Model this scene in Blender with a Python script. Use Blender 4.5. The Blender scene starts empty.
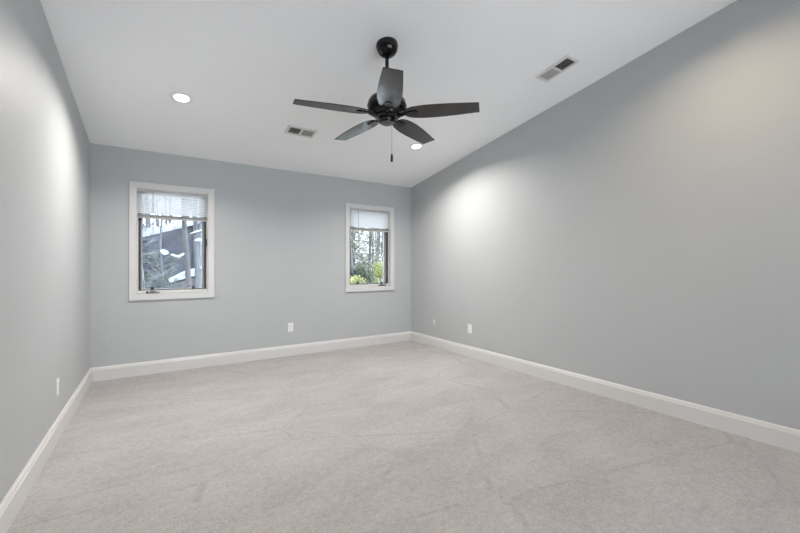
import bpy, bmesh, math, random
from mathutils import Vector, Matrix

scene = bpy.context.scene
col = scene.collection
R = math.radians
PI = math.pi

# ------------------------------------------------------------------ camera, sky, sun, exposure
W = 3.99            # room width along the window wall (x)
DEPTH = 6.8         # the room runs from y = 0 (window wall) to y = -DEPTH
H0 = 2.44           # ceiling height at the window wall
K = 0.151           # the ceiling climbs this much per metre away from the window wall
SLOPE = math.atan(K)


def ceil_z(y):
    return H0 - K * y


cam_d = bpy.data.cameras.new('camera')
cam = bpy.data.objects.new('camera', cam_d)
col.objects.link(cam)
cam_d.sensor_fit = 'HORIZONTAL'
cam_d.sensor_width = 36.0
cam_d.lens = 36.0 * 375.0 / 800.0
cam_d.clip_start = 0.02
cam_d.clip_end = 400
cam.location = (0.574, -4.94, 1.178)
cam.rotation_euler = (R(90), 0, -math.atan(243 / 375))
scene.camera = cam

scene.view_settings.view_transform = 'Standard'
scene.view_settings.look = 'None'
scene.view_settings.gamma = 1.0
scene.view_settings.use_curve_mapping = False
scene.view_settings.exposure = 0.47

SKY = 3.6
BACK_CANS = 24.5
FRONT_CANS = 9.0
world = bpy.data.worlds.new('winter_sky')
scene.world = world
world.use_nodes = True
wn = world.node_tree.nodes
wn.clear()
w_out = wn.new('ShaderNodeOutputWorld')
w_bg = wn.new('ShaderNodeBackground')
w_bg.inputs['Color'].default_value = (0.80, 0.88, 1.0, 1)
w_bg.inputs['Strength'].default_value = SKY
world.node_tree.links.new(w_bg.outputs[0], w_out.inputs[0])

sun_d = bpy.data.lights.new('sun', 'SUN')
sun_d.energy = 12.5
sun_d.angle = R(2)
sun_d.color = (1.0, 0.93, 0.82)
sun = bpy.data.objects.new('sun', sun_d)
col.objects.link(sun)
sun.location = (6, -10, 14)
sun.rotation_euler = (R(52), 0, R(80))     # from the right, nearly along the window wall: none of it enters the windows

scene.cycles.diffuse_bounces = 8
scene.cycles.max_bounces = 14
scene.cycles.transparent_max_bounces = 24
scene.cycles.sample_clamp_indirect = 6.0


# ------------------------------------------------------------------ materials
def material(name, color, rough=0.6, metal=0.0, spec=0.5):
    m = bpy.data.materials.new(name)
    m.use_nodes = True
    b = m.node_tree.nodes['Principled BSDF']
    b.inputs['Base Color'].default_value = (*color, 1)
    b.inputs['Roughness'].default_value = rough
    b.inputs['Metallic'].default_value = metal
    b.inputs['Specular IOR Level'].default_value = spec
    return m


def nodes_of(m):
    return m.node_tree.nodes, m.node_tree.links, m.node_tree.nodes['Principled BSDF']


def vary(m, c0, c1, scale, detail=4, bump=0.0, bump_scale=None, stretch=(1, 1, 1), dist=0.002, lo=0.35, hi=0.65):
    n, l, b = nodes_of(m)
    tc = n.new('ShaderNodeTexCoord')
    mp = n.new('ShaderNodeMapping')
    mp.inputs['Scale'].default_value = stretch
    l.new(tc.outputs['Object'], mp.inputs[0])
    nz = n.new('ShaderNodeTexNoise')
    nz.inputs['Scale'].default_value = scale
    nz.inputs['Detail'].default_value = detail
    l.new(mp.outputs[0], nz.inputs['Vector'])
    cr = n.new('ShaderNodeValToRGB')
    cr.color_ramp.elements[0].position = lo
    cr.color_ramp.elements[0].color = (*c0, 1)
    cr.color_ramp.elements[1].position = hi
    cr.color_ramp.elements[1].color = (*c1, 1)
    l.new(nz.outputs[0], cr.inputs[0])
    l.new(cr.outputs[0], b.inputs['Base Color'])
    if bump:
        nb = n.new('ShaderNodeTexNoise')
        nb.inputs['Scale'].default_value = bump_scale or scale
        nb.inputs['Detail'].default_value = 3
        l.new(tc.outputs['Object'], nb.inputs['Vector'])
        bp = n.new('ShaderNodeBump')
        bp.inputs['Strength'].default_value = bump
        bp.inputs['Distance'].default_value = dist
        l.new(nb.outputs[0], bp.inputs['Height'])
        l.new(bp.outputs[0], b.inputs['Normal'])
    return m


WALLC = (0.465, 0.478, 0.480)
M = {}
M['wall'] = vary(material('wall_paint', WALLC, 0.55, spec=0.3), WALLC, tuple(c * 1.012 for c in WALLC), 3, 3, 0.06, 260, dist=0.0006)
M['ceiling'] = vary(material('ceiling_paint', (0.91, 0.907, 0.905), 0.8, spec=0.2), (0.905, 0.902, 0.90), (0.915, 0.912, 0.91), 2, 3, 0.05, 220, dist=0.0006)
M['trim'] = material('trim_paint', (0.655, 0.645, 0.63), 0.38, spec=0.45)
M['white_plastic'] = material('white_plastic', (0.82, 0.81, 0.79), 0.35)
M['grey_plate'] = material('painted_plate', tuple(c * 1.02 for c in WALLC), 0.5)
M['slot'] = material('socket_slot', (0.03, 0.03, 0.03), 0.6)
M['vent_white'] = material('vent_enamel', (0.70, 0.69, 0.67), 0.4)
M['vent_slat'] = material('vent_slat_enamel', (0.42, 0.41, 0.39), 0.5)
M['duct_shade'] = material('duct_shade_black', (0.012, 0.012, 0.012), 0.8)  # near-black colour for the shade behind the louvers
M['fan_metal'] = material('fan_bronze_black', (0.006, 0.0055, 0.0055), 0.20, 0.0, 0.35)
M['fan_cap'] = material('fan_cap_pewter', (0.10, 0.10, 0.10), 0.35, 0.5)
M['fan_silver'] = material('fan_screw_steel', (0.45, 0.45, 0.46), 0.3, 0.9)
M['dark_frame'] = material('screen_frame_bronze', (0.030, 0.033, 0.040), 0.5)
M['pewter'] = material('crank_pewter', (0.16, 0.155, 0.15), 0.38, 0.6)
M['black'] = material('black_plastic', (0.010, 0.010, 0.012), 0.45)
M['cord'] = material('wand_grey', (0.34, 0.35, 0.36), 0.4)
M['headrail'] = material('blind_headrail', (0.46, 0.45, 0.43), 0.4)

# carpet: short cut pile with vacuum strokes, a few of them with straight edges
cp = material('carpet_pile', (0.5, 0.48, 0.46), 0.95, spec=0.1)
n, l, b = nodes_of(cp)
tc = n.new('ShaderNodeTexCoord')
pile = n.new('ShaderNodeTexNoise'); pile.inputs['Scale'].default_value = 165; pile.inputs['Detail'].default_value = 3
l.new(tc.outputs['Object'], pile.inputs['Vector'])
mid = n.new('ShaderNodeTexNoise'); mid.inputs['Scale'].default_value = 26; mid.inputs['Detail'].default_value = 4
l.new(tc.outputs['Object'], mid.inputs['Vector'])
mp = n.new('ShaderNodeMapping'); mp.inputs['Rotation'].default_value = (0, 0, R(-24)); mp.inputs['Scale'].default_value = (0.8, 1.5, 1)
l.new(tc.outputs['Object'], mp.inputs[0])
vor = n.new('ShaderNodeTexVoronoi'); vor.inputs['Scale'].default_value = 1.5; vor.feature = 'F1'
l.new(mp.outputs[0], vor.inputs['Vector'])
big = n.new('ShaderNodeTexNoise'); big.inputs['Scale'].default_value = 2.6; big.inputs['Detail'].default_value = 5; big.inputs['Roughness'].default_value = 0.65
l.new(mp.outputs[0], big.inputs['Vector'])


def math_node(op, a, bb):
    nd = n.new('ShaderNodeMath'); nd.operation = op
    for i, v in enumerate((a, bb)):
        if isinstance(v, (int, float)):
            nd.inputs[i].default_value = v
        else:
            l.new(v, nd.inputs[i])
    return nd.outputs[0]


sep = n.new('ShaderNodeSeparateColor'); l.new(vor.outputs['Color'], sep.inputs[0])
grain = n.new('ShaderNodeTexNoise'); grain.inputs['Scale'].default_value = 60; grain.inputs['Detail'].default_value = 2
l.new(tc.outputs['Object'], grain.inputs['Vector'])
t = math_node('MULTIPLY', math_node('SUBTRACT', pile.outputs[0], 0.5), 1.25)
t = math_node('ADD', t, math_node('MULTIPLY', math_node('SUBTRACT', grain.outputs[0], 0.5), 0.5))
t = math_node('ADD', t, math_node('MULTIPLY', math_node('SUBTRACT', mid.outputs[0], 0.5), 0.45))
t = math_node('ADD', t, math_node('MULTIPLY', math_node('SUBTRACT', big.outputs[0], 0.5), 0.60))
t = math_node('ADD', t, math_node('MULTIPLY', math_node('SUBTRACT', sep.outputs[0], 0.5), 0.09))
edge = n.new('ShaderNodeTexVoronoi'); edge.feature = 'DISTANCE_TO_EDGE'; edge.inputs['Scale'].default_value = 0.8
l.new(mp.outputs[0], edge.inputs['Vector'])
crease = n.new('ShaderNodeMapRange'); crease.inputs['From Min'].default_value = 0.004; crease.inputs['From Max'].default_value = 0.016
crease.inputs['To Min'].default_value = -0.16; crease.inputs['To Max'].default_value = 0.0
l.new(edge.outputs['Distance'], crease.inputs[0])
t = math_node('ADD', t, math_node('MULTIPLY', crease.outputs[0], math_node('GREATER_THAN', big.outputs[0], 0.5)))
t = math_node('ADD', t, 0.5)
cr = n.new('ShaderNodeValToRGB')
cr.color_ramp.elements[0].position = 0.15; cr.color_ramp.elements[0].color = (0.268, 0.256, 0.249, 1)
cr.color_ramp.elements[1].position = 0.85; cr.color_ramp.elements[1].color = (0.474, 0.454, 0.442, 1)
l.new(t, cr.inputs[0]); l.new(cr.outputs[0], b.inputs['Base Color'])
bp = n.new('ShaderNodeBump'); bp.inputs['Strength'].default_value = 0.5; bp.inputs['Distance'].default_value = 0.006
l.new(math_node('ADD', pile.outputs[0], math_node('MULTIPLY', mid.outputs[0], 0.6)), bp.inputs['Height'])
l.new(bp.outputs[0], b.inputs['Normal'])
b.inputs['Sheen Weight'].default_value = 0.15
M['carpet'] = cp

# fan blade: satin dark-stained wood with a lengthwise grain
M['blade'] = vary(material('blade_stain', (0.03, 0.025, 0.025), 0.12, spec=0.85), (0.006, 0.005, 0.005), (0.013, 0.011, 0.0105), 9, 6, 0.05, 60, stretch=(1, 12, 1), dist=0.0005)


def thin_clear(name, tint, gloss_rough, ior):
    m = bpy.data.materials.new(name); m.use_nodes = True
    nn, ll = m.node_tree.nodes, m.node_tree.links
    nn.clear()
    o = nn.new('ShaderNodeOutputMaterial'); mx = nn.new('ShaderNodeMixShader')
    tr = nn.new('ShaderNodeBsdfTransparent'); tr.inputs[0].default_value = (*tint, 1)
    gl = nn.new('ShaderNodeBsdfGlossy'); gl.inputs['Roughness'].default_value = gloss_rough
    fr = nn.new('ShaderNodeFresnel'); fr.inputs[0].default_value = ior
    ll.new(fr.outputs[0], mx.inputs[0]); ll.new(tr.outputs[0], mx.inputs[1]); ll.new(gl.outputs[0], mx.inputs[2])
    ll.new(mx.outputs[0], o.inputs[0])
    return m


M['glass'] = thin_clear('window_glass', (0.93, 0.96, 0.98), 0.0, 1.45)


def translucent(name, color, part, transp=0.0):
    m = bpy.data.materials.new(name); m.use_nodes = True
    nn, ll = m.node_tree.nodes, m.node_tree.links
    nn.clear()
    o = nn.new('ShaderNodeOutputMaterial'); mx = nn.new('ShaderNodeMixShader')
    d = nn.new('ShaderNodeBsdfDiffuse'); d.inputs[0].default_value = (*color, 1)
    s = nn.new('ShaderNodeBsdfTransparent' if transp else 'ShaderNodeBsdfTranslucent')
    if not transp:
        s.inputs[0].default_value = (*color, 1)
    mx.inputs[0].default_value = transp or part
    ll.new(d.outputs[0], mx.inputs[1]); ll.new(s.outputs[0], mx.inputs[2]); ll.new(mx.outputs[0], o.inputs[0])
    return m


M['slat'] = translucent('blind_slat_vinyl', (0.87, 0.88, 0.88), 0.60)
M['screen'] = translucent('insect_screen_mesh', (0.11, 0.12, 0.14), 0, 0.70)

em = bpy.data.materials.new('lamp_lens'); em.use_nodes = True
eb = em.node_tree.nodes['Principled BSDF']
eb.inputs['Base Color'].default_value = (0.9, 0.9, 0.88, 1)
eb.inputs['Emission Color'].default_value = (1.0, 0.95, 0.85, 1)
eb.inputs['Emission Strength'].default_value = 9.0
M['lens'] = em

M['snow'] = vary(material('snow', (0.5, 0.55, 0.62), 0.8), (0.36, 0.41, 0.48), (0.55, 0.60, 0.67), 5, 6)
M['snow_bounce'] = vary(material('bounce_snow', (0.85, 0.87, 0.9), 0.8), (0.80, 0.83, 0.87), (0.88, 0.89, 0.91), 1.2, 5)  # bright snow for the added sheets that bounce daylight indoors
M['ground'] = vary(material('winter_ground', (0.2, 0.2, 0.2), 0.95), (0.09, 0.095, 0.085), (0.58, 0.61, 0.66), 0.5, 8, lo=0.46, hi=0.58)
M['bark_grey'] = vary(material('bark_grey', (0.2, 0.2, 0.2), 0.9), (0.05, 0.053, 0.06), (0.12, 0.122, 0.13), 9, 6, 0.6, 30, (1, 1, 0.2), 0.01)
M['bark_tan'] = vary(material('bark_tan', (0.2, 0.2, 0.2), 0.9), (0.022, 0.024, 0.030), (0.070, 0.064, 0.060), 4, 6, 0.6, 30, (1, 1, 0.25), 0.01)
M['bark_pale'] = vary(material('bark_pale', (0.3, 0.3, 0.3), 0.9), (0.13, 0.145, 0.165), (0.23, 0.245, 0.27), 6, 6, 0.5, 30, (1, 1, 0.3), 0.01)


def leaf_mat(name, a, c):
    return vary(material(name, a, 0.7, spec=0.2), a, c, 2.2, 5)


M['leaf_blue'] = leaf_mat('needle_blue_grey', (0.026, 0.042, 0.038), (0.10, 0.13, 0.115))
M['leaf_olive'] = leaf_mat('leaf_olive_grey', (0.07, 0.075, 0.05), (0.34, 0.34, 0.25))
M['leaf_green'] = leaf_mat('leaf_dark_green', (0.018, 0.036, 0.020), (0.06, 0.095, 0.045))
M['leaf_lime'] = leaf_mat('leaf_yellow_green', (0.13, 0.16, 0.05), (0.56, 0.58, 0.24))
M['siding'] = vary(material('house_siding', (0.1, 0.11, 0.14), 0.8), (0.018, 0.024, 0.038), (0.05, 0.06, 0.082), 4, 5, stretch=(0.3, 1, 6))
M['fascia'] = material('house_fascia', (0.36, 0.39, 0.44), 0.6)
M['shed_wood'] = vary(material('shed_boards', (0.16, 0.15, 0.14), 0.85), (0.10, 0.10, 0.105), (0.20, 0.185, 0.18), 5, 4, stretch=(6, 6, 0.4))


# ------------------------------------------------------------------ mesh helpers
class MB:
    """Collects shapes and links them as one mesh object."""

    def __init__(self):
        self.bm = bmesh.new()

    def box(self, a, b_, rot=None, at=None, bevel=0.0):
        xs = [(a[0], b_[0]), (a[1], b_[1]), (a[2], b_[2])]
        v = [self.bm.verts.new((xs[0][i], xs[1][j], xs[2][k])) for i in (0, 1) for j in (0, 1) for k in (0, 1)]
        q = [(0, 1, 3, 2), (4, 6, 7, 5), (0, 4, 5, 1), (2, 3, 7, 6), (0, 2, 6, 4), (1, 5, 7, 3)]
        f = [self.bm.faces.new([v[i] for i in ff]) for ff in q]
        if bevel:
            edges = list({e for ff in f for e in ff.edges})
            r = bmesh.ops.bevel(self.bm, geom=edges, offset=bevel, segments=2, affect='EDGES', profile=0.5)
            v = list({vv for ff in r['faces'] for vv in ff.verts} | {x for x in v if x.is_valid})
        if rot is not None:
            c = Vector(at) if at else (Vector(a) + Vector(b_)) / 2
            bmesh.ops.rotate(self.bm, cent=c, matrix=rot, verts=[x for x in v if x.is_valid])
        return self

    def prism(self, poly, axis, lo, hi):
        """poly: 2D points; axis: the extruded axis."""
        def p(a, c, w):
            return {'x': (w, a, c), 'y': (a, w, c), 'z': (a, c, w)}[axis]
        v0 = [self.bm.verts.new(p(a, c, lo)) for a, c in poly]
        v1 = [self.bm.verts.new(p(a, c, hi)) for a, c in poly]
        k = len(poly)
        self.bm.faces.new(v0)
        self.bm.faces.new(list(reversed(v1)))
        for i in range(k):
            self.bm.faces.new((v0[i], v1[i], v1[(i + 1) % k], v0[(i + 1) % k]))
        return self

    def ring(self, outer, inner, y0, y1):
        """Rectangular picture frame in the xz plane with mitred corners: outer/inner = (x0, z0, x1, z1)."""
        def c(r):
            return [(r[0], r[1]), (r[2], r[1]), (r[2], r[3]), (r[0], r[3])]
        vs = []
        for r in (outer, inner):
            for y in (y0, y1):
                vs.append([self.bm.verts.new((x, y, z)) for x, z in c(r)])
        o0, o1, i0, i1 = vs
        for i in range(4):
            j = (i + 1) % 4
            self.bm.faces.new((o0[i], o0[j], i0[j], i0[i]))
            self.bm.faces.new((o1[i], i1[i], i1[j], o1[j]))
            self.bm.faces.new((o0[i], o1[i], o1[j], o0[j]))
            self.bm.faces.new((i0[i], i0[j], i1[j], i1[i]))
        return self

    def lathe(self, prof, seg=48, mat=None):
        """prof: list of (radius, z)."""
        rows = []
        for r, z in prof:
            if r < 1e-6:
                rows.append([self.bm.verts.new((0, 0, z))])
            else:
                rows.append([self.bm.verts.new((r * math.cos(2 * PI * i / seg), r * math.sin(2 * PI * i / seg), z)) for i in range(seg)])
        new = [v for r_ in rows for v in r_]
        for a, c in zip(rows, rows[1:]):
            for i in range(seg):
                j = (i + 1) % seg
                if len(a) == 1 and len(c) == 1:
                    continue
                if len(a) == 1:
                    self.bm.faces.new((a[0], c[i], c[j]))
                elif len(c) == 1:
                    self.bm.faces.new((a[i], c[0], a[j]))
                else:
                    self.bm.faces.new((a[i], c[i], c[j], a[j]))
        if mat is not None:
            bmesh.ops.transform(self.bm, matrix=mat, verts=new)
        return self

    def tube(self, pts, radii, seg=8):
        pts = [Vector(p) for p in pts]
        if isinstance(radii, (int, float)):
            radii = [radii] * len(pts)
        rows = []
        prev = None
        for i, p in enumerate(pts):
            d = (pts[min(i + 1, len(pts) - 1)] - pts[max(i - 1, 0)]).normalized()
            if prev is None:
                u = d.orthogonal().normalized()
            else:
                u = (prev - d * prev.dot(d)).normalized()
            prev = u
            w = d.cross(u)
            rows.append([self.bm.verts.new(p + (u * math.cos(2 * PI * k / seg) + w * math.sin(2 * PI * k / seg)) * radii[i]) for k in range(seg)])
        for a, c in zip(rows, rows[1:]):
            for k in range(seg):
                j = (k + 1) % seg
                self.bm.faces.new((a[k], a[j], c[j], c[k]))
        self.bm.faces.new(list(reversed(rows[0])))
        self.bm.faces.new(rows[-1])
        return self

    def quad(self, pts):
        self.bm.faces.new([self.bm.verts.new(p) for p in pts])
        return self

    def build(self, name, mat, parent=None, smooth=False, bevel=0.0, loc=None, rot=None, solid=True):
        if solid:
            bmesh.ops.recalc_face_normals(self.bm, faces=self.bm.faces)
        me = bpy.data.meshes.new(name)
        self.bm.to_mesh(me)
        self.bm.free()
        o = bpy.data.objects.new(name, me)
        col.objects.link(o)
        me.materials.append(mat)
        if smooth:
            me.polygons.foreach_set('use_smooth', [True] * len(me.polygons))
            try:
                me.set_sharp_from_angle(angle=R(40))
            except Exception:
                pass
        if bevel:
            md = o.modifiers.new('bevel', 'BEVEL')
            md.width = bevel
            md.segments = 2
            md.limit_method = 'ANGLE'
            md.angle_limit = R(35)
        if loc:
            o.location = loc
        if rot:
            o.rotation_euler = rot
        if parent:
            o.parent = parent
        return o


def tag(o, label=None, cat=None, group=None, kind=None):
    if label:
        o['label'] = label
    if cat:
        o['category'] = cat
    if group:
        o['group'] = group
    if kind:
        o['kind'] = kind
    return o


def thing(name, loc, label=None, cat=None, group=None, kind=None, rot=None):
    o = bpy.data.objects.new(name, None)
    o.empty_display_size = 0.1
    col.objects.link(o)
    o.location = loc
    if rot:
        o.rotation_euler = rot
    return tag(o, label, cat, group, kind)


def copy_tree(o, parent=None):
    c = o.copy()
    col.objects.link(c)
    if parent:
        c.parent = parent
    for ch in list(o.children):
        copy_tree(ch, c)
    return c


# ------------------------------------------------------------------ room shell
T = 0.16
CX0, CX1, CZ0, CZ1 = 0.065, 0.755, 0.065, 1.215     # casing opening, measured from a window's lower left corner
WIN_X = (0.323, 2.836)
WIN_Z = 0.812
WIN_W, WIN_H = 0.822, 1.28

floor = MB().box((-T, -DEPTH - T, -0.2), (W + T, T, 0)).build('floor', M['carpet'])
tag(floor, 'beige grey cut-pile carpet with faint vacuum strokes', 'floor', kind='structure')

# window wall with its two openings
xs = [-T, WIN_X[0] + CX0, WIN_X[0] + CX1, WIN_X[1] + CX0, WIN_X[1] + CX1, W + T]
zs = [0.0, WIN_Z + CZ0, WIN_Z + CZ1, H0 + 0.02]
wb = MB()
for i in range(5):
    for j in range(3):
        if j == 1 and i in (1, 3):
            continue
        wb.box((xs[i], 0, zs[j]), (xs[i + 1], T, zs[j + 1]))
bmesh.ops.remove_doubles(wb.bm, verts=wb.bm.verts, dist=1e-5)
inner = [f for f in wb.bm.faces if False]
# drop the doubled inner faces left where two boxes touched
seen = {}
for f in list(wb.bm.faces):
    key = tuple(sorted(v.index for v in f.verts)) if False else tuple(sorted((round(v.co.x, 4), round(v.co.y, 4), round(v.co.z, 4)) for v in f.verts))
    seen.setdefault(key, []).append(f)
bmesh.ops.delete(wb.bm, geom=[f for fs in seen.values() if len(fs) > 1 for f in fs], context='FACES_ONLY')
tag(wb.build('wall_back', M['wall']), 'blue grey painted wall with the two windows', 'wall', kind='structure')

side = [(0.0, 0.0), (-DEPTH, 0.0), (-DEPTH, ceil_z(-DEPTH) + 0.02), (0.0, H0 + 0.02)]
tag(MB().prism(side, 'x', -T, 0).build('wall_left', M['wall']), 'blue grey painted wall on the left', 'wall', kind='structure')
tag(MB().prism(side, 'x', W, W + T).build('wall_right', M['wall']), 'long blue grey painted wall on the right', 'wall', kind='structure')
# the wall behind the viewer: glazed door added to bring in fill light
DX0, DX1, DZ = 0.25, 3.74, 2.35
wf_ = MB()
wf_.box((-T, -DEPTH - T, 0), (DX0, -DEPTH, ceil_z(-DEPTH) + 0.02))
wf_.box((DX1, -DEPTH - T, 0), (W + T, -DEPTH, ceil_z(-DEPTH) + 0.02))
wf_.box((DX0, -DEPTH - T, DZ), (DX1, -DEPTH, ceil_z(-DEPTH) + 0.02))
tag(wf_.build('wall_front', M['wall']), 'blue grey painted wall behind the viewer', 'wall', kind='structure')
door = thing('added_door_1', (DX0, -DEPTH, 0), 'wide white framed glazed door, unseen, added behind the viewer for fill light', 'door', kind='structure')  # out of view, added as a daylight source for the room
dw = DX1 - DX0
MB().ring((0, 0, dw, DZ), (0.05, 0.03, dw - 0.05, DZ - 0.05), -0.14, -0.02).build('added_door_frame', M['trim'], door)
for k in range(3):
    a0 = 0.05 + (dw - 0.1) * k / 3
    a1 = 0.05 + (dw - 0.1) * (k + 1) / 3
    lf = MB().ring((a0, 0.03, a1, DZ - 0.05), (a0 + 0.06, 0.12, a1 - 0.06, DZ - 0.12), -0.10, -0.05).build('added_door_leaf', M['trim'], door)
    MB().box((a0 + 0.055, -0.080, 0.115), (a1 - 0.055, -0.072, DZ - 0.115)).build('added_door_pane', M['glass'], lf)
tag(MB().box((-12, -DEPTH - 16, -0.35), (16, -DEPTH - T, -0.15)).build('added_terrace', M['snow_bounce']), 'unseen snow slab added behind the room to bounce daylight in', 'added_terrace', kind='structure')  # unseen snow added to throw daylight in through the door
cpoly = [(T, ceil_z(T)), (-DEPTH - T, ceil_z(-DEPTH - T)), (-DEPTH - T, ceil_z(-DEPTH - T) + 0.2), (T, ceil_z(T) + 0.2)]
tag(MB().prism(cpoly, 'x', -T, W + T).build('ceiling', M['ceiling']), 'white sloped ceiling rising away from the window wall', 'ceiling', kind='structure')

# baseboards: stepped profile (distance from the wall, height), mitred into the corners
BP = [(0, 0), (0.016, 0), (0.016, 0.112), (0.0125, 0.116), (0.0125, 0.122), (0.009, 0.134), (0.005, 0.138), (0.004, 0.142), (0, 0.142)]


def baseboard(name, a, c, inward, label):
    """Runs from a to c along a wall; both ends are mitred; inward = unit vector into the room."""
    a, c = Vector(a), Vector(c)
    d = (c - a).normalized()
    inw = Vector(inward)
    m_ = MB()
    rows = []
    for p, s in ((a, 1), (c, -1)):
        rows.append([m_.bm.verts.new(p + inw * q + d * (q * s) + Vector((0, 0, h))) for q, h in BP])
    k = len(BP)
    for i in range(k):
        j = (i + 1) % k
        m_.bm.faces.new((rows[0][i], rows[0][j], rows[1][j], rows[1][i]))
    m_.bm.faces.new(rows[0])
    m_.bm.faces.new(rows[1])
    tag(m_.build(name, M['trim']), label, 'baseboard', kind='structure')


baseboard('baseboard_back', (0, 0, 0), (W, 0, 0), (0, -1, 0), 'white baseboard under the windows')
baseboard('baseboard_left', (0, 0, 0), (0, -DEPTH, 0), (1, 0, 0), 'white baseboard along the left wall')
baseboard('baseboard_right', (W, 0, 0), (W, -DEPTH, 0), (-1, 0, 0), 'white baseboard along the right wall')


# ------------------------------------------------------------------ windows (local frame: lower left corner of the casing, y into the wall)
def window(name, x, label, mirror):
    root = thing(name, (x, 0, WIN_Z), label, 'window', kind='structure')

    def mx(x0, x1):
        return (WIN_W - x1, WIN_W - x0) if mirror else (x0, x1)
    cas = MB().ring((0, 0, WIN_W, WIN_H), (CX0, CZ0, CX1, CZ1), -0.018, 0.0)
    cas.build('casing', M['trim'], root, bevel=0.003)
    # jamb liner with its inner stop and the raised sill block
    ix0, ix1, iz0, iz1 = CX0 + 0.016, CX1 - 0.013, CZ0 + 0.037, CZ1 - 0.016
    j = MB().ring((CX0, CZ0, CX1, CZ1), (CX0 + 0.004, CZ0 + 0.004, CX1 - 0.004, CZ1 - 0.004), 0.0, T)
    j.ring((CX0 + 0.004, CZ0 + 0.004, CX1 - 0.004, CZ1 - 0.004), (ix0, iz0, ix1, iz1), 0.034, T)
    j.build('jamb', M['trim'], root)
    MB().box((CX0 + 0.004, 0.004, CZ0 + 0.004), (CX1 - 0.004, 0.034, CZ0 + 0.030), bevel=0.003).build('sill', M['trim'], root)
    # insect screen in its dark frame
    s = MB().ring((ix0, iz0, ix1, iz1), (ix0 + 0.020, iz0 + 0.007, ix1 - 0.022, iz1 - 0.02), 0.040, 0.056)
    scr = s.build('screen_frame', M['dark_frame'], root)
    MB().quad([(ix0 + 0.018, 0.050, iz0 + 0.006), (ix1 - 0.020, 0.050, iz0 + 0.006), (ix1 - 0.020, 0.050, iz1 - 0.018), (ix0 + 0.018, 0.050, iz1 - 0.018)]) \
        .build('screen_mesh', M['screen'], scr, solid=False)
    for cx in (0.205, 0.605):
        a, c = mx(cx - 0.014, cx + 0.014)
        MB().box((a, 0.022, iz0 + 0.004), (c, 0.040, iz0 + 0.034), bevel=0.002).build('screen_clip', M['black'], scr)
    # sash behind it
    sa = MB().ring((ix0, iz0, ix1, iz1), (ix0 + 0.034, iz0 + 0.014, ix1 - 0.042, iz1 - 0.03), 0.085, 0.125)
    sash = sa.build('sash', M['trim'], root, bevel=0.003)
    MB().box((ix0 + 0.030, 0.100, iz0 + 0.010), (ix1 - 0.038, 0.106, iz1 - 0.026)).build('pane', M['glass'], sash)
    # folding crank on the sill
    a, c = mx(0.150, 0.275)
    cr_ = MB().box((a, -0.006, CZ0 + 0.006), (c, 0.012, CZ0 + 0.022), bevel=0.004)
    m0 = (a + c) / 2
    cr_.box((m0 - 0.030, -0.012, CZ0 + 0.018), (m0 + 0.030, 0.010, CZ0 + 0.032), bevel=0.005)
    crank = cr_.build('crank', M['pewter'], root, smooth=True)
    arm0, arm1 = (a + 0.012, c - 0.010)
    MB().tube([(arm0, -0.012, CZ0 + 0.014), (m0, -0.016, CZ0 + 0.011), (arm1, -0.014, CZ0 + 0.014)], [0.0055, 0.0045, 0.0055], 10).build('crank_arm', M['pewter'], crank, smooth=True)
    MB().lathe([(0, 0), (0.008, 0), (0.009, 0.006), (0.007, 0.018), (0, 0.019)], 16,
               Matrix.Translation((arm0 if not mirror else arm1, -0.014, CZ0 + 0.014))).build('crank_knob', M['black'], crank, smooth=True)
    # sash lock on the jamb
    a, c = mx(CX1 - 0.020, CX1 - 0.006)
    lk = MB().box((a, 0.018, 0.605), (c, 0.034, 0.690), bevel=0.003).build('lock_plate', M['dark_frame'], root)
    MB().box((a + 0.002, 0.002, 0.628), (c - 0.002, 0.020, 0.672), bevel=0.003).build('lock_lever', M['black'], lk)
    return root


window('window_1', WIN_X[0], 'white-cased casement window nearer the left wall', False)
window('window_2', WIN_X[1], 'white-cased casement window nearer the right wall', True)


# ------------------------------------------------------------------ blinds
def blind(x, tilt, label, n_slats=13):
    root = thing('window_blind', (x + CX0, 0.019, WIN_Z + CZ1), label, 'blind', 'white mini blinds pulled up in the windows')
    wd = CX1 - CX0
    MB().box((0.002, -0.015, -0.026), (wd - 0.002, 0.012, -0.003), bevel=0.002).build('headrail', M['headrail'], root)
    top, pitch = -0.034, 0.0187
    for k in range(n_slats):
        z = top - pitch * k
        m_ = MB()
        rows = []
        for s_ in range(7):
            q = (s_ / 6 - 0.5)
            y, dz = q * 0.025, 0.0022 * (1 - (2 * q) ** 2)
            yy = y * math.cos(tilt) - dz * math.sin(tilt)
            zz = y * math.sin(tilt) + dz * math.cos(tilt)
            rows.append([m_.bm.verts.new((xx, yy, z + zz)) for xx in (0.003, wd - 0.003)])
        for a, c in zip(rows, rows[1:]):
            m_.bm.faces.new((a[0], a[1], c[1], c[0]))
        m_.build('slat', M['slat'], root, smooth=True, solid=False)
    zb = top - pitch * n_slats - 0.004
    stack = MB()
    for k in range(9):
        stack.box((0.003, -0.0125, zb - 0.0026 * k - 0.0010), (wd - 0.003, 0.0125, zb - 0.0026 * k))
    stack.build('gathered_slats', M['headrail'], root)  # white slats in the darker rail grey, for shade in their gaps
    MB().box((0.003, -0.012, zb - 0.040), (wd - 0.003, 0.011, zb - 0.0235), bevel=0.003).build('bottom_rail', M['headrail'], root)
    for q in (0.10, wd / 2, wd - 0.10):
        MB().tube([(q, -0.0135, -0.026), (q, -0.0135, zb - 0.03)], 0.0008, 5).build('ladder_cord', M['slat'], root)
    MB().tube([(0.150, -0.020, -0.020), (0.150, -0.020, -0.500)], 0.0034, 8).build('tilt_wand', M['cord'], root, smooth=True)
    MB().box((wd - 0.145, -0.018, -0.028), (wd - 0.095, -0.013, -0.012), bevel=0.002).build('cord_lock', M['cord'], root)
    return root


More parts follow.
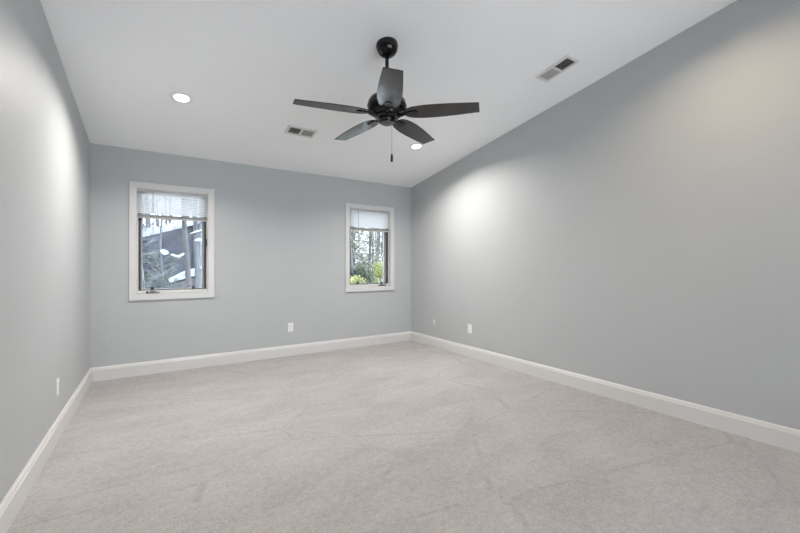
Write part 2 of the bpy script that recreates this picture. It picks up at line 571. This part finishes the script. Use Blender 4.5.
blind(WIN_X[0], R(49), 'white mini blind with half-open slats in the window nearer the left wall')
blind(WIN_X[1], R(66), 'white mini blind with closed slats in the window nearer the right wall')

# ------------------------------------------------------------------ ceiling fan
FX, FY = 2.006, -2.552
FZ = ceil_z(FY)
fan = thing('ceiling_fan', (FX, FY, FZ), 'black five-bladed ceiling fan on a short rod under the sloped ceiling', 'ceiling fan')
MB().lathe([(0.0, 0.004), (0.078, 0.004), (0.0815, -0.006), (0.081, -0.024), (0.074, -0.050), (0.060, -0.072), (0.040, -0.088), (0.022, -0.094), (0.0, -0.094)], 48) \
    .build('canopy', M['fan_metal'], fan, smooth=True, rot=(-SLOPE, 0, 0))
MB().lathe([(0, -0.08), (0.0135, -0.08), (0.0135, -0.385), (0, -0.385)], 24).build('downrod', M['fan_metal'], fan, smooth=True)
MB().lathe([(0.014, -0.345), (0.026, -0.347), (0.030, -0.355), (0.030, -0.378), (0.045, -0.384), (0.0, -0.384)], 32).build('rod_collar', M['fan_metal'], fan, smooth=True)
mh = MB().lathe([(0, -0.378), (0.050, -0.378), (0.092, -0.386), (0.122, -0.402), (0.138, -0.425), (0.144, -0.450), (0.142, -0.472), (0.134, -0.490),
                 (0.128, -0.494), (0.126, -0.502), (0.118, -0.510), (0.104, -0.516), (0.098, -0.530), (0.0, -0.530)], 64)
motor = mh.build('motor_housing', M['fan_metal'], fan, smooth=True)
vb = MB()
for k in range(30):
    a = 2 * PI * k / 30
    mt = Matrix.Rotation(a, 3, 'Z')
    vb.box((0.112, -0.0035, -0.507), (0.139, 0.0035, -0.482), rot=mt, at=(0, 0, 0))
vb.build('cooling_fins', M['fan_metal'], motor, bevel=0.0015)
MB().lathe([(0.144, -0.454), (0.1465, -0.457), (0.1465, -0.463), (0.1435, -0.466)], 64).build('trim_band', M['fan_metal'], motor, smooth=True)
fly = -0.520        # blade plane below the ceiling point
MB().lathe([(0, -0.522), (0.088, -0.522), (0.090, -0.526), (0.090, -0.544), (0.084, -0.549), (0, -0.549)], 48).build('flywheel', M['fan_metal'], fan, smooth=True)
MB().lathe([(0, -0.547), (0.062, -0.547), (0.064, -0.555), (0.063, -0.572), (0.057, -0.582), (0.0, -0.582)], 48).build('switch_housing', M['fan_metal'], fan, smooth=True)
MB().lathe([(0, -0.580), (0.046, -0.580), (0.044, -0.588), (0.036, -0.594), (0.020, -0.597), (0, -0.598)], 40).build('bottom_cap', M['fan_cap'], fan, smooth=True)

BLADE = [(0.135, 0.026), (0.145, 0.040), (0.165, 0.054), (0.20, 0.0655), (0.25, 0.0725), (0.31, 0.0755), (0.38, 0.0750), (0.45, 0.0715), (0.52, 0.0665),
         (0.58, 0.0615), (0.63, 0.0570), (0.660, 0.0550), (0.668, 0.0535), (0.671, 0.0500)]
PITCH = R(-8.5)
AZ = [-118.0, -46.9, 25.1, 97.1, 169.1]
b0 = MB()
BLADE = [(x, w * 1.10) for x, w in BLADE]
outline = [(x, w) for x, w in BLADE] + [(x, -w) for x, w in reversed(BLADE)]
b0.prism(outline, 'z', -0.003, 0.003)
i0 = MB()
arm = [(0.070, 0.017), (0.110, 0.015), (0.150, 0.018), (0.185, 0.026), (0.215, 0.028), (0.228, 0.020), (0.232, 0.0)]
i0.prism([(x, w) for x, w in arm] + [(x, -w) for x, w in reversed(arm[:-1])], 'z', -0.0095, -0.0032)
blade0 = iron0 = None
for k, az in enumerate(AZ):
    rot = (Matrix.Rotation(R(az), 4, 'Z') @ Matrix.Rotation(R(1.2), 4, 'Y') @ Matrix.Rotation(PITCH, 4, 'X')).to_euler()
    if k == 0:
        blade0 = b0.build('blade', M['blade'], fan, bevel=0.0015)
        iron0 = i0.build('blade_iron', M['fan_metal'], fan, bevel=0.0015)
        for sx, sy in ((0.175, 0.0), (0.208, 0.014), (0.208, -0.014)):
            MB().lathe([(0, -0.0125), (0.0035, -0.012), (0.005, -0.0102), (0.005, -0.0090), (0, -0.0090)], 14, Matrix.Translation((sx, sy, 0))).build('screw', M['fan_metal'], iron0, smooth=True)
        kn = MB().tube([(0.062, 0, -0.004), (0.082, 0, -0.016), (0.110, 0, -0.014), (0.140, 0, -0.010)], [0.013, 0.014, 0.011, 0.007], 12)
        kn.build('arm_neck', M['fan_metal'], iron0, smooth=True)
        bl, ir = blade0, iron0
    else:
        bl, ir = copy_tree(blade0), copy_tree(iron0)
    for o in (bl, ir):
        o.location = (0, 0, fly)
        o.rotation_euler = rot
# pull chain with its fob, hung from the side of the switch housing
chx, chy = 0.036, -0.010
pc = MB().tube([(chx, chy, -0.586), (chx, chy, -0.812)], 0.0011, 6)
chain = pc.build('pull_chain', M['pewter'], fan, loc=(0, 0, 0))
MB().lathe([(0, -0.808), (0.005, -0.810), (0.0085, -0.818), (0.0095, -0.835), (0.0095, -0.858), (0.006, -0.868), (0, -0.869)], 16,
           Matrix.Translation((chx, chy, 0))).build('pull_fob', M['black'], chain, smooth=True)

# ------------------------------------------------------------------ recessed ceiling lights
def downlight(x, y, label, power, color):
    rt = thing('recessed_light', (x, y, ceil_z(y)), label, 'ceiling light', 'recessed ceiling lights', rot=(-SLOPE, 0, 0))
    MB().lathe([(0.088, 0.002), (0.0885, -0.003), (0.084, -0.008), (0.070, -0.009), (0.0560, -0.005), (0.055, 0.002)], 48).build('trim_ring', M['white_plastic'], rt, smooth=True)
    MB().lathe([(0, -0.0045), (0.040, -0.0045), (0.0556, -0.0035), (0.0556, 0.001), (0, 0.001)], 48).build('lens', M['lens'], rt, smooth=True)
    ld = bpy.data.lights.new('downlight_beam', 'AREA')
    ld.shape = 'DISK'
    ld.size = 0.11
    ld.spread = R(149)
    ld.energy = power
    ld.color = color
    lo = bpy.data.objects.new('downlight_beam', ld)
    col.objects.link(lo)
    lo.parent = rt
    lo.location = (0, 0, -0.009)
    return rt


COOL = (1.0, 0.95, 0.90)
WARM = (1.0, 0.80, 0.58)
downlight(0.75, -1.225, 'lit round recessed ceiling light between left wall and small ceiling vent', BACK_CANS, COOL)
downlight(3.20, -1.250, 'lit round recessed ceiling light just beyond the fan, near the right wall', BACK_CANS, COOL)
downlight(0.75, -3.930, 'lit round recessed ceiling light on the viewer side of the fan, near the left wall', FRONT_CANS, WARM)
downlight(3.20, -3.930, 'lit round recessed ceiling light on the viewer side of the fan, near the right wall', FRONT_CANS, WARM)


# ------------------------------------------------------------------ ceiling vents (long axis = local x, dark bank at -x)
def vent(x, y, az, label, length, width):
    e = (Matrix.Rotation(-SLOPE, 4, 'X') @ Matrix.Rotation(az, 4, 'Z')).to_euler()
    rt = thing('ceiling_vent', (x, y, ceil_z(y)), label, 'vent', 'white two-bank registers in the ceiling', rot=e)
    L, B = length / 2, width / 2
    fr = MB()
    m_ = 0.024
    # flange with two openings
    for x0, x1, y0, y1 in ((-L, L, -B, -B + m_), (-L, L, B - m_, B), (-L, -L + m_, -B + m_, B - m_), (L - m_, L, -B + m_, B - m_), (-0.008, 0.008, -B + m_, B - m_)):
        fr.box((x0, y0, -0.013), (x1, y1, 0.0))
    fr.build('vent_frame', M['vent_white'], rt, bevel=0.002)
    MB().box((-L + m_, -B + m_, -0.0015), (L - m_, B - m_, 0.001)).build('duct_shade_plate', M['duct_shade'], rt)  # flat black plate stands in for the shaded depth of the vent
    span = L - m_ - 0.008
    cnt = 9
    for sgn in (-1, 1):
        for k in range(cnt):
            cx = sgn * (0.008 + span * (k + 0.5) / cnt)
            MB().box((cx - 0.0058, -B + m_, -0.0065), (cx + 0.0058, B - m_, -0.0058), rot=Matrix.Rotation(R(-40), 3, 'Y') if sgn < 0 else Matrix.Rotation(R(40), 3, 'Y')) \
                .build('louver', M['vent_slat'], rt)
    return rt


vent(1.845, -1.065, 0.0, 'small white ceiling vent between the left recessed light and the fan', 0.30, 0.165)
vent(3.470, -2.960, R(90), 'white ceiling vent beside the top of the right wall', 0.32, 0.165)


# ------------------------------------------------------------------ wall plates with sockets (local: x along the wall, y out of the wall is -y)
def outlet(loc, rz, label, plate_mat, face_mat):
    rt = thing('wall_outlet', loc, label, 'outlet', 'electrical outlets low on the walls', rot=(0, 0, rz))
    MB().box((-0.035, -0.006, -0.0575), (0.035, 0.0, 0.0575), bevel=0.002).build('cover_plate', plate_mat, rt)
    for s in (-1, 1):
        zc = s * 0.0195
        rc = MB().prism([(0.0165 * math.cos(a) * (1.0), zc + 0.0140 * math.sin(a)) for a in [2 * PI * q / 20 for q in range(20)]], 'y', -0.0085, -0.004).build('receptacle', face_mat, rt)
        sl = MB()
        sl.box((-0.0075, -0.0088, zc - 0.001), (-0.0055, -0.0082, zc + 0.007))
        sl.box((0.0055, -0.0088, zc - 0.001), (0.0075, -0.0082, zc + 0.006))
        sl.box((-0.002, -0.0088, zc - 0.009), (0.002, -0.0082, zc - 0.005))
        sl.build('slots', M['slot'], rc)
    MB().lathe([(0, 0), (0.003, 0), (0.003, 0.0012), (0, 0.0016)], 12, Matrix.Translation((0, -0.006, 0)) @ Matrix.Rotation(R(90), 4, 'X')).build('screw', M['fan_silver'], rt)
    return rt


outlet((0.112, 0, 0.392), 0, 'outlet painted wall grey, below the window beside the left corner', M['grey_plate'], M['grey_plate'])
outlet((2.053, 0, 0.377), 0, 'white outlet low on the window wall between the two windows', M['white_plastic'], M['white_plastic'])
outlet((W, -0.599, 0.361), R(-90), 'outlet with grey painted plate and white sockets nearest the far right corner', M['grey_plate'], M['white_plastic'])
outlet((W, -1.342, 0.369), R(-90), 'white outlet on the right wall, further from the corner', M['white_plastic'], M['white_plastic'])
outlet((0, -1.512, 0.352), R(90), 'white outlet low on the left wall', M['white_plastic'], M['white_plastic'])

# ------------------------------------------------------------------ outside
rng = random.Random(11)


def gz(x, y):
    return -3.0 + 0.105 * max(0.0, y - 4) + 0.0009 * max(0.0, y - 12) ** 2 + 0.12 * math.sin(x * 0.35 + y * 0.2)


NX, NY = 60, 50
gm = MB()
gv = [[gm.bm.verts.new((-50 + 130 * i / NX, 0.6 + 69 * j / NY, gz(-50 + 130 * i / NX, 0.6 + 69 * j / NY))) for j in range(NY + 1)] for i in range(NX + 1)]
for i in range(NX):
    for j in range(NY):
        gm.bm.faces.new((gv[i][j], gv[i + 1][j], gv[i + 1][j + 1], gv[i][j + 1]))
tag(gm.build('ground', M['ground'], smooth=True), 'wooded winter hillside outside the windows with patches of snow', 'ground', kind='structure')


lm = MB()
lv = [[lm.bm.verts.new((-14 + 32 * i / 24, 0.3 + 11.2 * j / 8, gz(-14 + 32 * i / 24, 0.3 + 11.2 * j / 8) + 0.10 - (0.25 if j == 8 else 0))) for j in range(9)] for i in range(25)]
for i in range(24):
    for j in range(8):
        lm.bm.faces.new((lv[i][j], lv[i + 1][j], lv[i + 1][j + 1], lv[i][j + 1]))
tag(lm.build('bounce_lawn', M['snow_bounce'], smooth=True), 'unseen snow sheet added below the windows to bounce daylight up', 'bounce_lawn', kind='structure')  # unseen snow, added to bounce light onto the ceiling and fan blades


def leaves(m_, c, rad, count, size):
    for _ in range(count):
        while True:
            p = Vector((rng.uniform(-1, 1), rng.uniform(-1, 1), rng.uniform(-1, 1)))
            if p.length < 1:
                break
        p = Vector((p.x * rad[0], p.y * rad[1], p.z * rad[2])) + c
        u = Vector((rng.gauss(0, 1), rng.gauss(0, 1), rng.gauss(0, 1))).normalized()
        v = u.orthogonal().normalized()
        s = size * rng.uniform(0.6, 1.3)
        m_.quad([p - u * s, p - v * s * 0.5, p + u * s, p + v * s * 0.5])


def branch_path(p, d, length, droop, seg=5, wob=0.12):
    pts = [Vector(p)]
    d = Vector(d).normalized()
    for _ in range(seg):
        d = (d + Vector((rng.gauss(0, wob), rng.gauss(0, wob), rng.gauss(0, wob) - droop))).normalized()
        pts.append(pts[-1] + d * (length / seg))
    return pts


def tree(x, y, height, r, bark, leaf, label, name='tree', lean=(0, 0), leaf_n=0, leaf_size=0.09, first=0.3, branches=16, spread=1.6, extra=None, conifer=False, fork=None, group=None):
    z0 = gz(x, y) - 0.1
    rt = thing(name, (x, y, z0), label, 'tree', group or 'trees on the hillside outside')
    tm = MB()
    segs = 9
    spine = []
    for i in range(segs + 1):
        f = i / segs
        spine.append(Vector((lean[0] * f * height + 0.10 * math.sin(f * 5 + x), lean[1] * f * height + 0.10 * math.cos(f * 4 + y), f * height)))
    tm.tube(spine, [r * (1 - 0.8 * i / segs) for i in range(segs + 1)], 10)
    fm = MB()
    for k in range(branches):
        f = first + (0.97 - first) * (k + rng.random() * 0.6) / branches
        i = min(int(f * segs), segs - 1)
        p = spine[i].lerp(spine[i + 1], f * segs - i)
        a = rng.uniform(0, 2 * PI)
        ln = spread * (1.15 - f) * rng.uniform(0.7, 1.3) if conifer else spread * rng.uniform(0.6, 1.2)
        pts = branch_path(p, (math.cos(a), math.sin(a), -0.1 if conifer else 0.55), ln, 0.05 if conifer else -0.02)
        br = r * 0.32 * (1.1 - f)
        tm.tube(pts, [max(0.006, br * (1 - 0.85 * q / 5)) for q in range(6)], 6)
        for q in (2, 3, 4):
            sub = branch_path(pts[q], (rng.gauss(0, 1), rng.gauss(0, 1), rng.uniform(-0.3, 0.8)), ln * 0.45, 0.0, 3, 0.2)
            tm.tube(sub, [max(0.005, br * 0.4), max(0.005, br * 0.3), 0.005, 0.004], 5)
        if leaf_n:
            for q in range(1, 6):
                w = (0.32 if conifer else 0.42) * spread / 1.6
                leaves(fm, pts[q], (w, w, w * (0.45 if conifer else 0.8)), max(1, leaf_n // (branches * 5)), leaf_size)
    for pts, rad in (extra or []):
        tm.tube([Vector(p) - Vector((x, y, z0)) for p in pts], rad, 8)
    trunk = tm.build('trunk', M[bark], rt, smooth=True)
    if leaf_n:
        fm.build('foliage', M[leaf], rt, solid=False)
    else:
        fm.bm.free()
    return rt, z0


def bush(x, y, zc, rad, leaf, label, count, size=0.06):
    z0 = gz(x, y) - 0.1
    rt = thing('bush', (x, y, z0), label, 'bush', 'bushes outside the windows')
    sm = MB()
    hh = zc - z0
    for _ in range(14):
        a = rng.uniform(0, 2 * PI)
        sm.tube([(0.1 * math.cos(a), 0.1 * math.sin(a), 0), (rad[0] * 0.4 * math.cos(a), rad[1] * 0.4 * math.sin(a), hh * 0.6), (rad[0] * 0.75 * math.cos(a), rad[1] * 0.75 * math.sin(a), hh + rad[2] * 0.4)], [0.03, 0.02, 0.008], 6)
    sm.build('stems', M['bark_grey'], rt, smooth=True)
    fm = MB()
    for _ in range(16):
        p = Vector((rng.uniform(-0.6, 0.6) * rad[0], rng.uniform(-0.6, 0.6) * rad[1], hh + rng.uniform(-0.65, 0.65) * rad[2]))
        leaves(fm, p, (rad[0] * 0.45, rad[1] * 0.45, rad[2] * 0.4), count // 16, size)
    for i in range(6):
        p = Vector((rng.uniform(-0.5, 0.5) * rad[0], rng.uniform(-0.5, 0.5) * rad[1], hh * (0.2 + 0.13 * i)))
        leaves(fm, p, (rad[0] * 0.5, rad[1] * 0.5, rad[2] * 0.4), count // 20, size)
    fm.build('foliage', M[leaf], rt, solid=False)
    return rt


# neighbour's house: the gable end rises to the right behind the near trees
hx0, hx1, hy0, hy1 = -1.6, 7.2, 16.0, 24.0
zb = gz(2, 16) - 0.4
ze = 2.05
slope = 0.335
mid = (hx0 + hx1) / 2
zp = ze + slope * (mid - hx0)
house = thing('house', (mid, hy0, zb), "neighbour's blue grey gabled house with snowy roof beyond the trees", 'house')


def H(m_, name, mat, parent=house):
    o = m_.build(name, M[mat], parent)
    o.location = (-mid, -hy0, -zb)
    return o


H(MB().prism([(hx0, zb), (hx1, zb), (hx1, ze), (mid, zp), (hx0, ze)], 'y', hy0, hy1), 'walls', 'siding')
for s in (-1, 1):
    xe = hx0 - 0.4 if s < 0 else hx1 + 0.4
    zee = ze - slope * 0.4
    H(MB().prism([(xe, zee + 0.02), (mid, zp + 0.02), (mid, zp + 0.24), (xe, zee + 0.24)], 'y', hy0 - 0.4, hy1 + 0.4), 'roof_slope', 'snow')
    H(MB().prism([(xe, zee - 0.10), (mid, zp - 0.10), (mid, zp + 0.03), (xe, zee + 0.03)], 'y', hy0 - 0.46, hy0 - 0.38), 'rake_board', 'fascia')
for wx in (0.0, 3.4):
    wf = MB().ring((wx, -1.2, wx + 1.0, 0.1), (wx + 0.07, -1.13, wx + 0.93, 0.03), hy0 - 0.05, hy0 + 0.02)
    wo = H(wf, 'house_window', 'fascia')
    po = MB().box((wx + 0.07, hy0 - 0.02, -1.13), (wx + 0.93, hy0 - 0.005, 0.03)).build('house_pane', M['dark_frame'], wo)

# low shed with a snow-covered roof
sx0, sx1, sy0 = 1.02, 2.3, 12.0
zs0 = gz(1.6, 12) - 0.2
shed = thing('shed', (1.6, sy0, zs0), 'low wooden shed with snow-covered roof below the leaning tree', 'shed')


def S(m_, name, mat):
    o = m_.build(name, M[mat], shed)
    o.location = (-1.6, -sy0, -zs0)
    return o


S(MB().prism([(1.10, zs0), (2.2, zs0), (2.2, 0.86), (1.10, 0.52)], 'y', sy0, sy0 + 1.6), 'shed_wall', 'shed_wood')
for q in range(8):
    S(MB().box((1.12 + 0.14 * q, sy0 - 0.02, zs0), (1.16 + 0.14 * q, sy0, 0.50 + 0.043 * q)), 'batten', 'shed_wood')
S(MB().prism([(0.98, 0.56), (2.3, 0.96), (2.3, 1.18), (1.65, 1.02), (1.30, 0.84), (0.98, 0.66)], 'y', sy0 - 0.25, sy0 + 1.8), 'snow_cover', 'snow')


def snow_strip(parent, z0, pts, rad, name='snow_load'):
    org = Vector(parent.location)
    m_ = MB().tube([Vector(p) - org for p in pts], rad, 8)
    return m_.build(name, M['snow'], parent, smooth=True)


# near leaning tree of the left window, its sagging branch under snow
limb = [(1.26, 7.0, 1.62), (1.17, 6.9, 1.48), (1.05, 6.8, 1.40), (0.90, 6.8, 1.46), (0.77, 6.8, 1.50), (0.55, 6.8, 1.60), (0.30, 6.8, 1.63)]
limb2 = [(1.29, 7.0, 1.72), (1.16, 7.0, 1.88), (1.05, 7.0, 2.00), (0.92, 7.0, 2.07)]
limb3 = [(1.27, 7.0, 1.98), (1.45, 7.0, 2.10), (1.75, 7.0, 2.22), (2.0, 7.1, 2.3)]
tA, zA = tree(1.40, 7.0, 9.0, 0.105, 'bark_tan', None, 'leaning bare tree with one sagging snowy branch, beyond the left window', name='bare_tree', lean=(-0.022, 0), first=0.68, branches=12, spread=1.5,
              extra=[(limb, [0.035, 0.03, 0.028, 0.024, 0.02, 0.014, 0.008]), (limb2, [0.035, 0.026, 0.018, 0.008]), (limb3, [0.04, 0.032, 0.022, 0.01])])
snow_strip(tA, zA, [(1.22, 6.9, 1.555), (1.17, 6.88, 1.515), (1.05, 6.8, 1.44), (0.93, 6.8, 1.485), (0.88, 6.8, 1.505)], [0.012, 0.026, 0.032, 0.026, 0.010])
snow_strip(tA, zA, [(0.82, 6.8, 1.53), (0.77, 6.79, 1.545), (0.70, 6.8, 1.575), (0.64, 6.8, 1.60)], [0.03, 0.065, 0.055, 0.02])
snow_strip(tA, zA, [(1.35, 7.0, 2.09), (1.5, 7.0, 2.155), (1.72, 7.0, 2.235)], [0.012, 0.03, 0.015])
limbB = [(1.70, 9.0, 1.0), (1.85, 8.9, 1.12), (2.05, 8.9, 1.2)]
tB, zB = tree(1.72, 9.0, 10.0, 0.12, 'bark_grey', None, 'straight grey bare tree right behind the leaning tree', name='bare_tree', first=0.50, branches=16, spread=1.7,
              extra=[(limbB, [0.05, 0.04, 0.02])])
snow_strip(tB, zB, [(1.74, 8.95, 1.10), (1.85, 8.9, 1.17), (2.02, 8.9, 1.24)], [0.03, 0.05, 0.03])
snow_strip(tB, zB, [(1.60, 8.88, 2.02), (1.72, 8.86, 2.06), (1.84, 8.88, 2.03)], [0.02, 0.05, 0.02])
tree(1.98, 10.0, 10.5, 0.10, 'bark_pale', None, 'slim pale tree rightmost in the left window view', name='bare_tree', first=0.45, branches=16, spread=1.6)
tree(-0.25, 12.6, 4.1, 0.10, 'bark_grey', 'leaf_blue', 'blue grey conifer leftmost in the left window view', name='conifer', leaf_n=2600, leaf_size=0.085, first=0.08, branches=34, spread=1.7, conifer=True)
tree(0.55, 14.2, 3.9, 0.10, 'bark_grey', 'leaf_blue', "blue grey conifer in front of the neighbour's gable, behind the snowy branch", name='conifer', leaf_n=2200, leaf_size=0.085, first=0.08, branches=30, spread=0.95, conifer=True)
bush(0.35, 10.5, 0.55, (1.1, 0.7, 0.55), 'leaf_blue', 'low blue grey bush at the bottom of the left window view', 1800, 0.05)

tree(1.20, 14.7, 3.8, 0.10, 'bark_grey', 'leaf_blue', "small blue grey conifer against the neighbour's gable, left of the leaning tree", name='conifer', leaf_n=1800, leaf_size=0.08, first=0.08, branches=28, spread=0.75, conifer=True)
tree(0.15, 10.2, 5.6, 0.085, 'bark_pale', None, 'twiggy young bare tree on the left of the left window view', name='bare_tree', first=0.28, branches=44, spread=1.2)
tree(0.78, 11.2, 5.4, 0.085, 'bark_grey', None, 'twiggy young bare tree behind the sagging snowy branch', name='bare_tree', first=0.28, branches=44, spread=1.2)

# right window: grey trunks on the left, olive crowns, a yellow-green bush low on the right
tree(6.95, 8.6, 10.0, 0.085, 'bark_grey', None, 'leftmost slim grey trunk in the right window view', name='bare_tree', first=0.35, branches=22, spread=1.6)
tree(7.40, 9.4, 10.5, 0.10, 'bark_grey', 'leaf_olive', 'thicker grey trunk with thin olive leaves, second from left through the right window', name='tree', leaf_n=1100, leaf_size=0.07, first=0.42, branches=24, spread=1.7)
tree(8.35, 11.0, 9.5, 0.09, 'bark_tan', 'leaf_olive', 'tan tree with olive leaves in the middle of the right window view', name='tree', leaf_n=1700, leaf_size=0.08, first=0.30, branches=26, spread=1.8)
tree(9.6, 11.6, 9.0, 0.10, 'bark_grey', 'leaf_olive', 'olive leafed tree on the right of the right window view', name='tree', leaf_n=1900, leaf_size=0.08, first=0.30, branches=26, spread=1.9)
tree(10.6, 16.0, 9.0, 0.13, 'bark_grey', 'leaf_green', 'dark green conifer far behind the yellow-green bush', name='conifer', leaf_n=2600, leaf_size=0.10, first=0.06, branches=36, spread=2.3, conifer=True)
bush(6.95, 6.2, 0.95, (0.42, 0.40, 0.50), 'leaf_lime', 'yellow-green bush low on the right of the right window view', 2600, 0.035)
bush(6.10, 6.6, 0.50, (0.62, 0.5, 0.42), 'leaf_lime', 'low yellow-green bush left of the taller one in the right window view', 1800, 0.04)
bush(7.0, 7.6, 0.75, (0.75, 0.5, 0.55), 'leaf_green', 'dark green bush between the grey trunks and the yellow-green bush', 2200, 0.045)

# far woods closing the view over the hill
fw = MB()
for _ in range(260):
    y = rng.uniform(30, 62)
    x = rng.uniform(-28, 60) * (y / 50)
    z = gz(x, y)
    h = rng.uniform(5, 9)
    fw.tube([(x, y, z - 0.2), (x + rng.gauss(0, 0.15), y, z + h * 0.5), (x + rng.gauss(0, 0.3), y, z + h)], [0.16, 0.11, 0.03], 5)
    for _k in range(7):
        a = rng.uniform(0, 2 * PI)
        f = rng.uniform(0.3, 0.95)
        fw.tube([(x, y, z + h * f), (x + 1.1 * math.cos(a), y + 1.1 * math.sin(a), z + h * f + 0.9)], [0.05, 0.012], 4)
tag(fw.build('distant_woods', M['bark_grey']), 'distant grey winter woods covering the top of the hillside', 'woods', kind='stuff')
